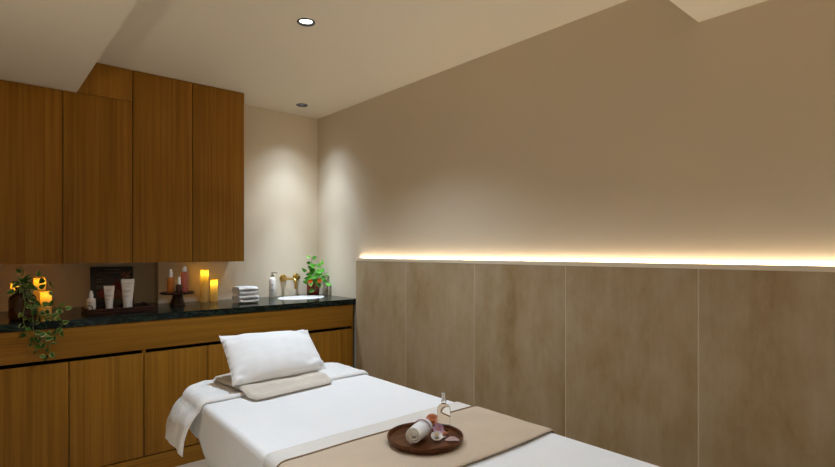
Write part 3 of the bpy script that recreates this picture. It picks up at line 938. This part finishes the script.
# cream blanket and beige throw across the foot half
bm = cloth_sheet(BX0 - .17, BX1 + .17, .960, 1.385, .0020, .0045, 100, 34, flare=.03, fold=.004, seed=2.1, wr=.0010, edge=.007, edge_noise=.012)
o = obj('blanket', taper(bm), M['cream'], None, origin=(BCX, 1.2, BZ), smooth=80)
tag(o, 'cream white folded blanket showing as a band beyond the beige throw', 'blanket')
t = thing('throw', 'beige throw laid across the massage table under the round tray', 'throw', (BCX, 1.12, BZ))
bm = cloth_sheet(BX0 - .165, BX1 + .165, .952, 1.287, .0072, .004, 100, 34, flare=.03, fold=.004, seed=2.1, wr=.0009, edge=.006, edge_noise=.010)
obj('cloth', taper(bm), M['beige'], t, smooth=80)
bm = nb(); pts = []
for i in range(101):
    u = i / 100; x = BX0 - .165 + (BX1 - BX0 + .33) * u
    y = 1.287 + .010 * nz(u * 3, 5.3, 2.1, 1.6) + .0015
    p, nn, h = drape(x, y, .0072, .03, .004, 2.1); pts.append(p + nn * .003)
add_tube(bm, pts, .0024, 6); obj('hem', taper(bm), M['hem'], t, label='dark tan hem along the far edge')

# folded beige towel under the pillow
g_z = BZ + .0190
def flat_towel(cx_, cy_, w, d, h, rot, z0, m, seed, layers=2):
    bm = nb(); R = Matrix.Rotation(rot, 3, 'Z'); nx, ny = 40, 40
    top, bot = [], []
    for i in range(nx + 1):
        a, b = [], []
        for j in range(ny + 1):
            u, v = i / nx - .5, j / ny - .5
            e = min(.5 - abs(u), .5 - abs(v)) * min(w, d)
            k = min(1, e / (h * .6)); k = sqrt(max(0, 1 - (1 - k) ** 2))
            # rounded corners
            su = u * (1 - .05 * (abs(v) * 2) ** 10); sv = v * (1 - .05 * (abs(u) * 2) ** 10)
            p = R @ V(su * w + .004 * nz(v, .1, seed, 5), sv * d + .004 * nz(u, 3.1, seed, 5), 0)
            X, Y = cx_ + p.x, cy_ + p.y
            q = max(0, min(1, (Y - 1.940) / .05)); zb = BZ + .0018 + (z0 - BZ - .0018) * q * q * (3 - 2 * q)
            a.append(bm.verts.new((X, Y, zb + h * (.5 + .5 * k) + k * (.0042 * nz(X, Y, seed, 9) + .002 * nz(X, Y, seed + 4, 24)))))
            b.append(bm.verts.new((X, Y, zb + h * .5 * (1 - k) + .0004)))
        top.append(a); bot.append(b)
    for i in range(nx):
        for j in range(ny):
            bm.faces.new((top[i][j], top[i + 1][j], top[i + 1][j + 1], top[i][j + 1])); bm.faces.new((bot[i][j], bot[i][j + 1], bot[i + 1][j + 1], bot[i + 1][j]))
    bmesh.ops.remove_doubles(bm, verts=bm.verts, dist=.00001)
    for i in range(nx):
        for A in (0, ny):
            try: bm.faces.new((top[i][A], top[i + 1][A], bot[i + 1][A], bot[i][A]))
            except Exception: pass
    for j in range(ny):
        for A in (0, nx):
            try: bm.faces.new((top[A][j], top[A][j + 1], bot[A][j + 1], bot[A][j]))
            except Exception: pass
    return bm
o = obj('folded_towel', flat_towel(.992, 2.097, .385, .385, .019, .09, g_z, M['linen'], 4.0), M['linen'], None, origin=(1.018, 2.085, g_z), smooth=80)
tag(o, 'folded beige towel lying flat under the white pillow', 'towel')

# pillow
def pillow(bl, br, tl, tr, thick, seed):
    bm = nb(); nu, nv = 56, 36
    nrm = (br - bl).cross(tl - bl).normalized()
    F, B = [], []
    for i in range(nu + 1):
        f_, b_ = [], []
        for j in range(nv + 1):
            u, v = 2 * i / nu - 1, 2 * j / nv - 1
            # edges bow in between the four pointed corners
            uu = u * (1 - .035 * (1 - v * v)); vv_ = v * (1 - .030 * (1 - u * u))
            a, b = (uu + 1) / 2, (vv_ + 1) / 2
            p = bl * (1 - a) * (1 - b) + br * a * (1 - b) + tl * (1 - a) * b + tr * a * b
            th = thick * ((1 - abs(u) ** 2.6) * (1 - abs(v) ** 2.4)) ** .55
            crn = max(0, abs(u) - .45) * max(0, abs(v) - .3)
            wob = .016 * crn * 6 * nz(u * 2, v * 2, seed, 2.3) + .002 * nz(u, v, seed, 4)
            edge_w = .0035 * (abs(u) > .99) * sin(v * 14) 
            f_.append(bm.verts.new(p + nrm * (th * .42 + wob * (th > .004)) + V(0, 0, edge_w)))
            b_.append(bm.verts.new(p - nrm * (th * .58)))
        F.append(f_); B.append(b_)
    for i in range(nu):
        for j in range(nv):
            bm.faces.new((F[i][j], F[i + 1][j], F[i + 1][j + 1], F[i][j + 1])); bm.faces.new((B[i][j], B[i][j + 1], B[i + 1][j + 1], B[i + 1][j]))
    bmesh.ops.remove_doubles(bm, verts=bm.verts, dist=.0004)
    return bm
bl_, br_ = V(.780, 2.012, .766), V(1.224, 2.036, .764)
tl_, tr_ = V(.806, 2.235, .934), V(1.240, 2.245, .914)
o = obj('pillow', pillow(bl_, br_, tl_, tr_, .125, 2.0), M['pillow'], None, origin=(1.01, 2.14, .77), smooth=80)
tag(o, 'white pillow propped at an angle on the head of the massage table', 'pillow')

# ------------------------------------------------------------------ round tray with its things
TCX, TCY, TZ = 1.024, 1.141, BZ + .0124
t = thing('round_tray', 'round dark wooden tray on the beige throw', 'tray', (TCX, TCY, TZ))
bm = nb(); add_lathe(bm, [(.096, .0004), (.106, .002), (.1125, .008), (.1145, .018), (.1130, .0205), (.1100, .0190), (.106, .0095), (.101, .0075), (.001, .0075)], TCX, TCY, TZ, 72, cap1=False)
obj('tray_body', bm, M['walnut'], t)
zt = TZ + .0079
# rolled towel: a real spiral
def towel_roll(a, b, r, th):
    bm = nb(); ax = (b - a).normalized(); s, u = frame_of(ax); turns = 2.7; n = 130; L_ = (b - a).length
    prof = []
    for k in range(n + 1):
        q = k / n; ang = q * turns * 2 * pi
        prof.append((ang, .0035 + (r - .0035 - th * .5) * q))
    secs = 14; rows = []
    for i in range(secs + 1):
        w = i / secs; row_o, row_i = [], []
        for ang, rr in prof:
            tuck = .0035 * nz(ang * .3, w, 1.0, 2) if i in (0, secs) else 0
            bulge = 1 + .05 * sin(pi * w)
            c = a + ax * (L_ * w + tuck + (rr - r) * (.22 if i == 0 else (-.22 if i == secs else 0)))
            d = s * cos(ang) + u * sin(ang)
            row_o.append(bm.verts.new(c + d * (rr + th * .42) * bulge)); row_i.append(bm.verts.new(c + d * (rr - th * .42) * bulge))
        rows.append((row_o, row_i))
    for (o0, i0), (o1, i1) in zip(rows, rows[1:]):
        for k in range(n):
            bm.faces.new((o0[k], o0[k + 1], o1[k + 1], o1[k])); bm.faces.new((i0[k], i1[k], i1[k + 1], i0[k + 1]))
        bm.faces.new((o0[n], i0[n], i1[n], o1[n])); bm.faces.new((o0[0], o1[0], i1[0], i0[0]))
    for row_o, row_i in (rows[0], rows[-1]):
        for k in range(n): bm.faces.new((row_o[k], row_i[k], row_i[k + 1], row_o[k + 1]))
    return bm
ra, rb = V(0.959, 1.117, zt + .0292), V(1.037, 1.153, zt + .0292)
t = thing('rolled_towel', 'rolled white face towel on the round tray', 'towel', ((ra.x + rb.x) / 2, (ra.y + rb.y) / 2, zt))
obj('roll', towel_roll(ra, rb, .0272, .0066), M['terry'], t, smooth=60)
bm = nb(); ax = (rb - ra).normalized(); s_, u_ = frame_of(ax)
for w in (.66, .72):
    pts = [ra + (rb - ra) * w + (s_ * cos(a) + u_ * sin(a)) * .0288 for a in [2 * pi * k / 28 for k in range(29)]]
    add_tube(bm, pts, .0012, 6)
obj('cord', bm, M['cord'], t, label='thin mauve cord tied around the roll')

# clear bottle
bx_, by_ = 1.115, 1.155
t = thing('oil_bottle', 'clear glass bottle of oil with a tall stopper on the round tray', 'bottle', (bx_, by_, zt))
bm = nb(); add_lathe(bm, [(.0175, .0004), (.0203, .003), (.0207, .064), (.0195, .072), (.0140, .079), (.0078, .083), (.0072, .089), (.0085, .090), (.0085, .093)], bx_, by_, zt, 36)
obody = obj('bottle_body', bm, M['oil'], t)
bm = nb(); add_lathe(bm, [(.0080, .0935), (.0080, .102), (.0052, .104), (.0052, .111), (.0066, .112), (.0066, .117), (.004, .118)], bx_, by_, zt, 24)
obj('stopper', bm, M['silver'], t)


def blossom(name, label, c, r, axis, m, layers=3, per=5, cup=.6, heart=None):
    t = thing(name, label, 'flower', (c.x, c.y, c.z), 'flowers on the round tray')
    bm = nb(); add_blossom(bm, c, r, axis, layers, per, 0, cup); pt = obj('petals', bm, m, t, smooth=60)
    bm = nb(); add_ball(bm, c + axis.normalized() * r * .5, r * .18, 0); obj('pistil', bm, heart or M['pistil'], pt)
blossom('blossom', 'peach flower behind the rolled towel on the round tray', V(1.104, 1.198, zt + .018), .019, V(-.4, -.5, .75), M['peach'], 3, 6, .8)
blossom('blossom', 'mauve pink flower between rolled towel and oil bottle', V(1.070, 1.133, zt + .018), .016, V(-.5, -.7, .5), M['mauve'], 2, 5, .5)
blossom('blossom', 'white flower in front of the rolled towel on the round tray', V(1.038, 1.106, zt + .009), .017, V(-.3, -.4, .9), M['white_petal'], 4, 6, .35)
def petal(label, c, ln, wd, ang, m, curl=.35):
    bm = nb(); d = V(cos(ang), sin(ang), 0); s = V(-sin(ang), cos(ang), 0); T = [0, .12, .3, .5, .7, .88, 1]; W = [.15, .55, .85, 1, .9, .55, .12]
    rows = []
    for q, w in zip(T, W):
        rows.append([bm.verts.new(c + d * ln * (q - .5) + s * wd * w * x + V(0, 0, .0012 + curl * wd * (w * x) ** 2 + .25 * curl * ln * (q - .5) ** 2)) for x in (-1, -.5, 0, .5, 1)])
    for a, b in zip(rows, rows[1:]):
        for j in range(4): bm.faces.new((a[j], a[j + 1], b[j + 1], b[j]))
    bmesh.ops.solidify(bm, geom=bm.faces[:], thickness=.0012)
    o = obj('petal', bm, m, None, origin=tuple(c), smooth=60); tag(o, label, 'petal', 'loose petals on the round tray')
petal('pale pink petal at the right rim of the round tray', V(1.069, 1.071, zt + .001), .043, .018, -.72, M['pink_petal'], .35)
petal('orange peach petal leaning by the oil bottle on the round tray', V(1.079, 1.117, zt + .003), .030, .009, -.3, M['peach'], 1.3)
petal('narrow white petal in front of the oil bottle', V(1.063, 1.105, zt + .001), .032, .007, .1, M['white_petal'], .5)

# ------------------------------------------------------------------ camera and view
cd = bpy.data.cameras.new('camera'); cam = bpy.data.objects.new('camera', cd); C.objects.link(cam)
cd.sensor_width = 36; cd.lens = f_px / 835 * 36; cd.shift_y = (cy_px - 233.5) / 835
cd.clip_start = .02
cam.location = (0, 0, CAMH); cam.rotation_euler = (pi / 2, 0, -YAW)
S = bpy.context.scene
S.camera = cam
w = bpy.data.worlds.new('world'); S.world = w; w.use_nodes = True
w.node_tree.nodes['Background'].inputs[0].default_value = (.02, .02, .02, 1)
w.node_tree.nodes['Background'].inputs[1].default_value = 0.0
S.view_settings.view_transform = 'Standard'; S.view_settings.look = 'None'
S.view_settings.exposure = 0.2; S.view_settings.gamma = 1.0; S.view_settings.use_curve_mapping = False
S.cycles.max_bounces = 12; S.cycles.diffuse_bounces = 6; S.cycles.transmission_bounces = 8
S.cycles.use_denoising = True
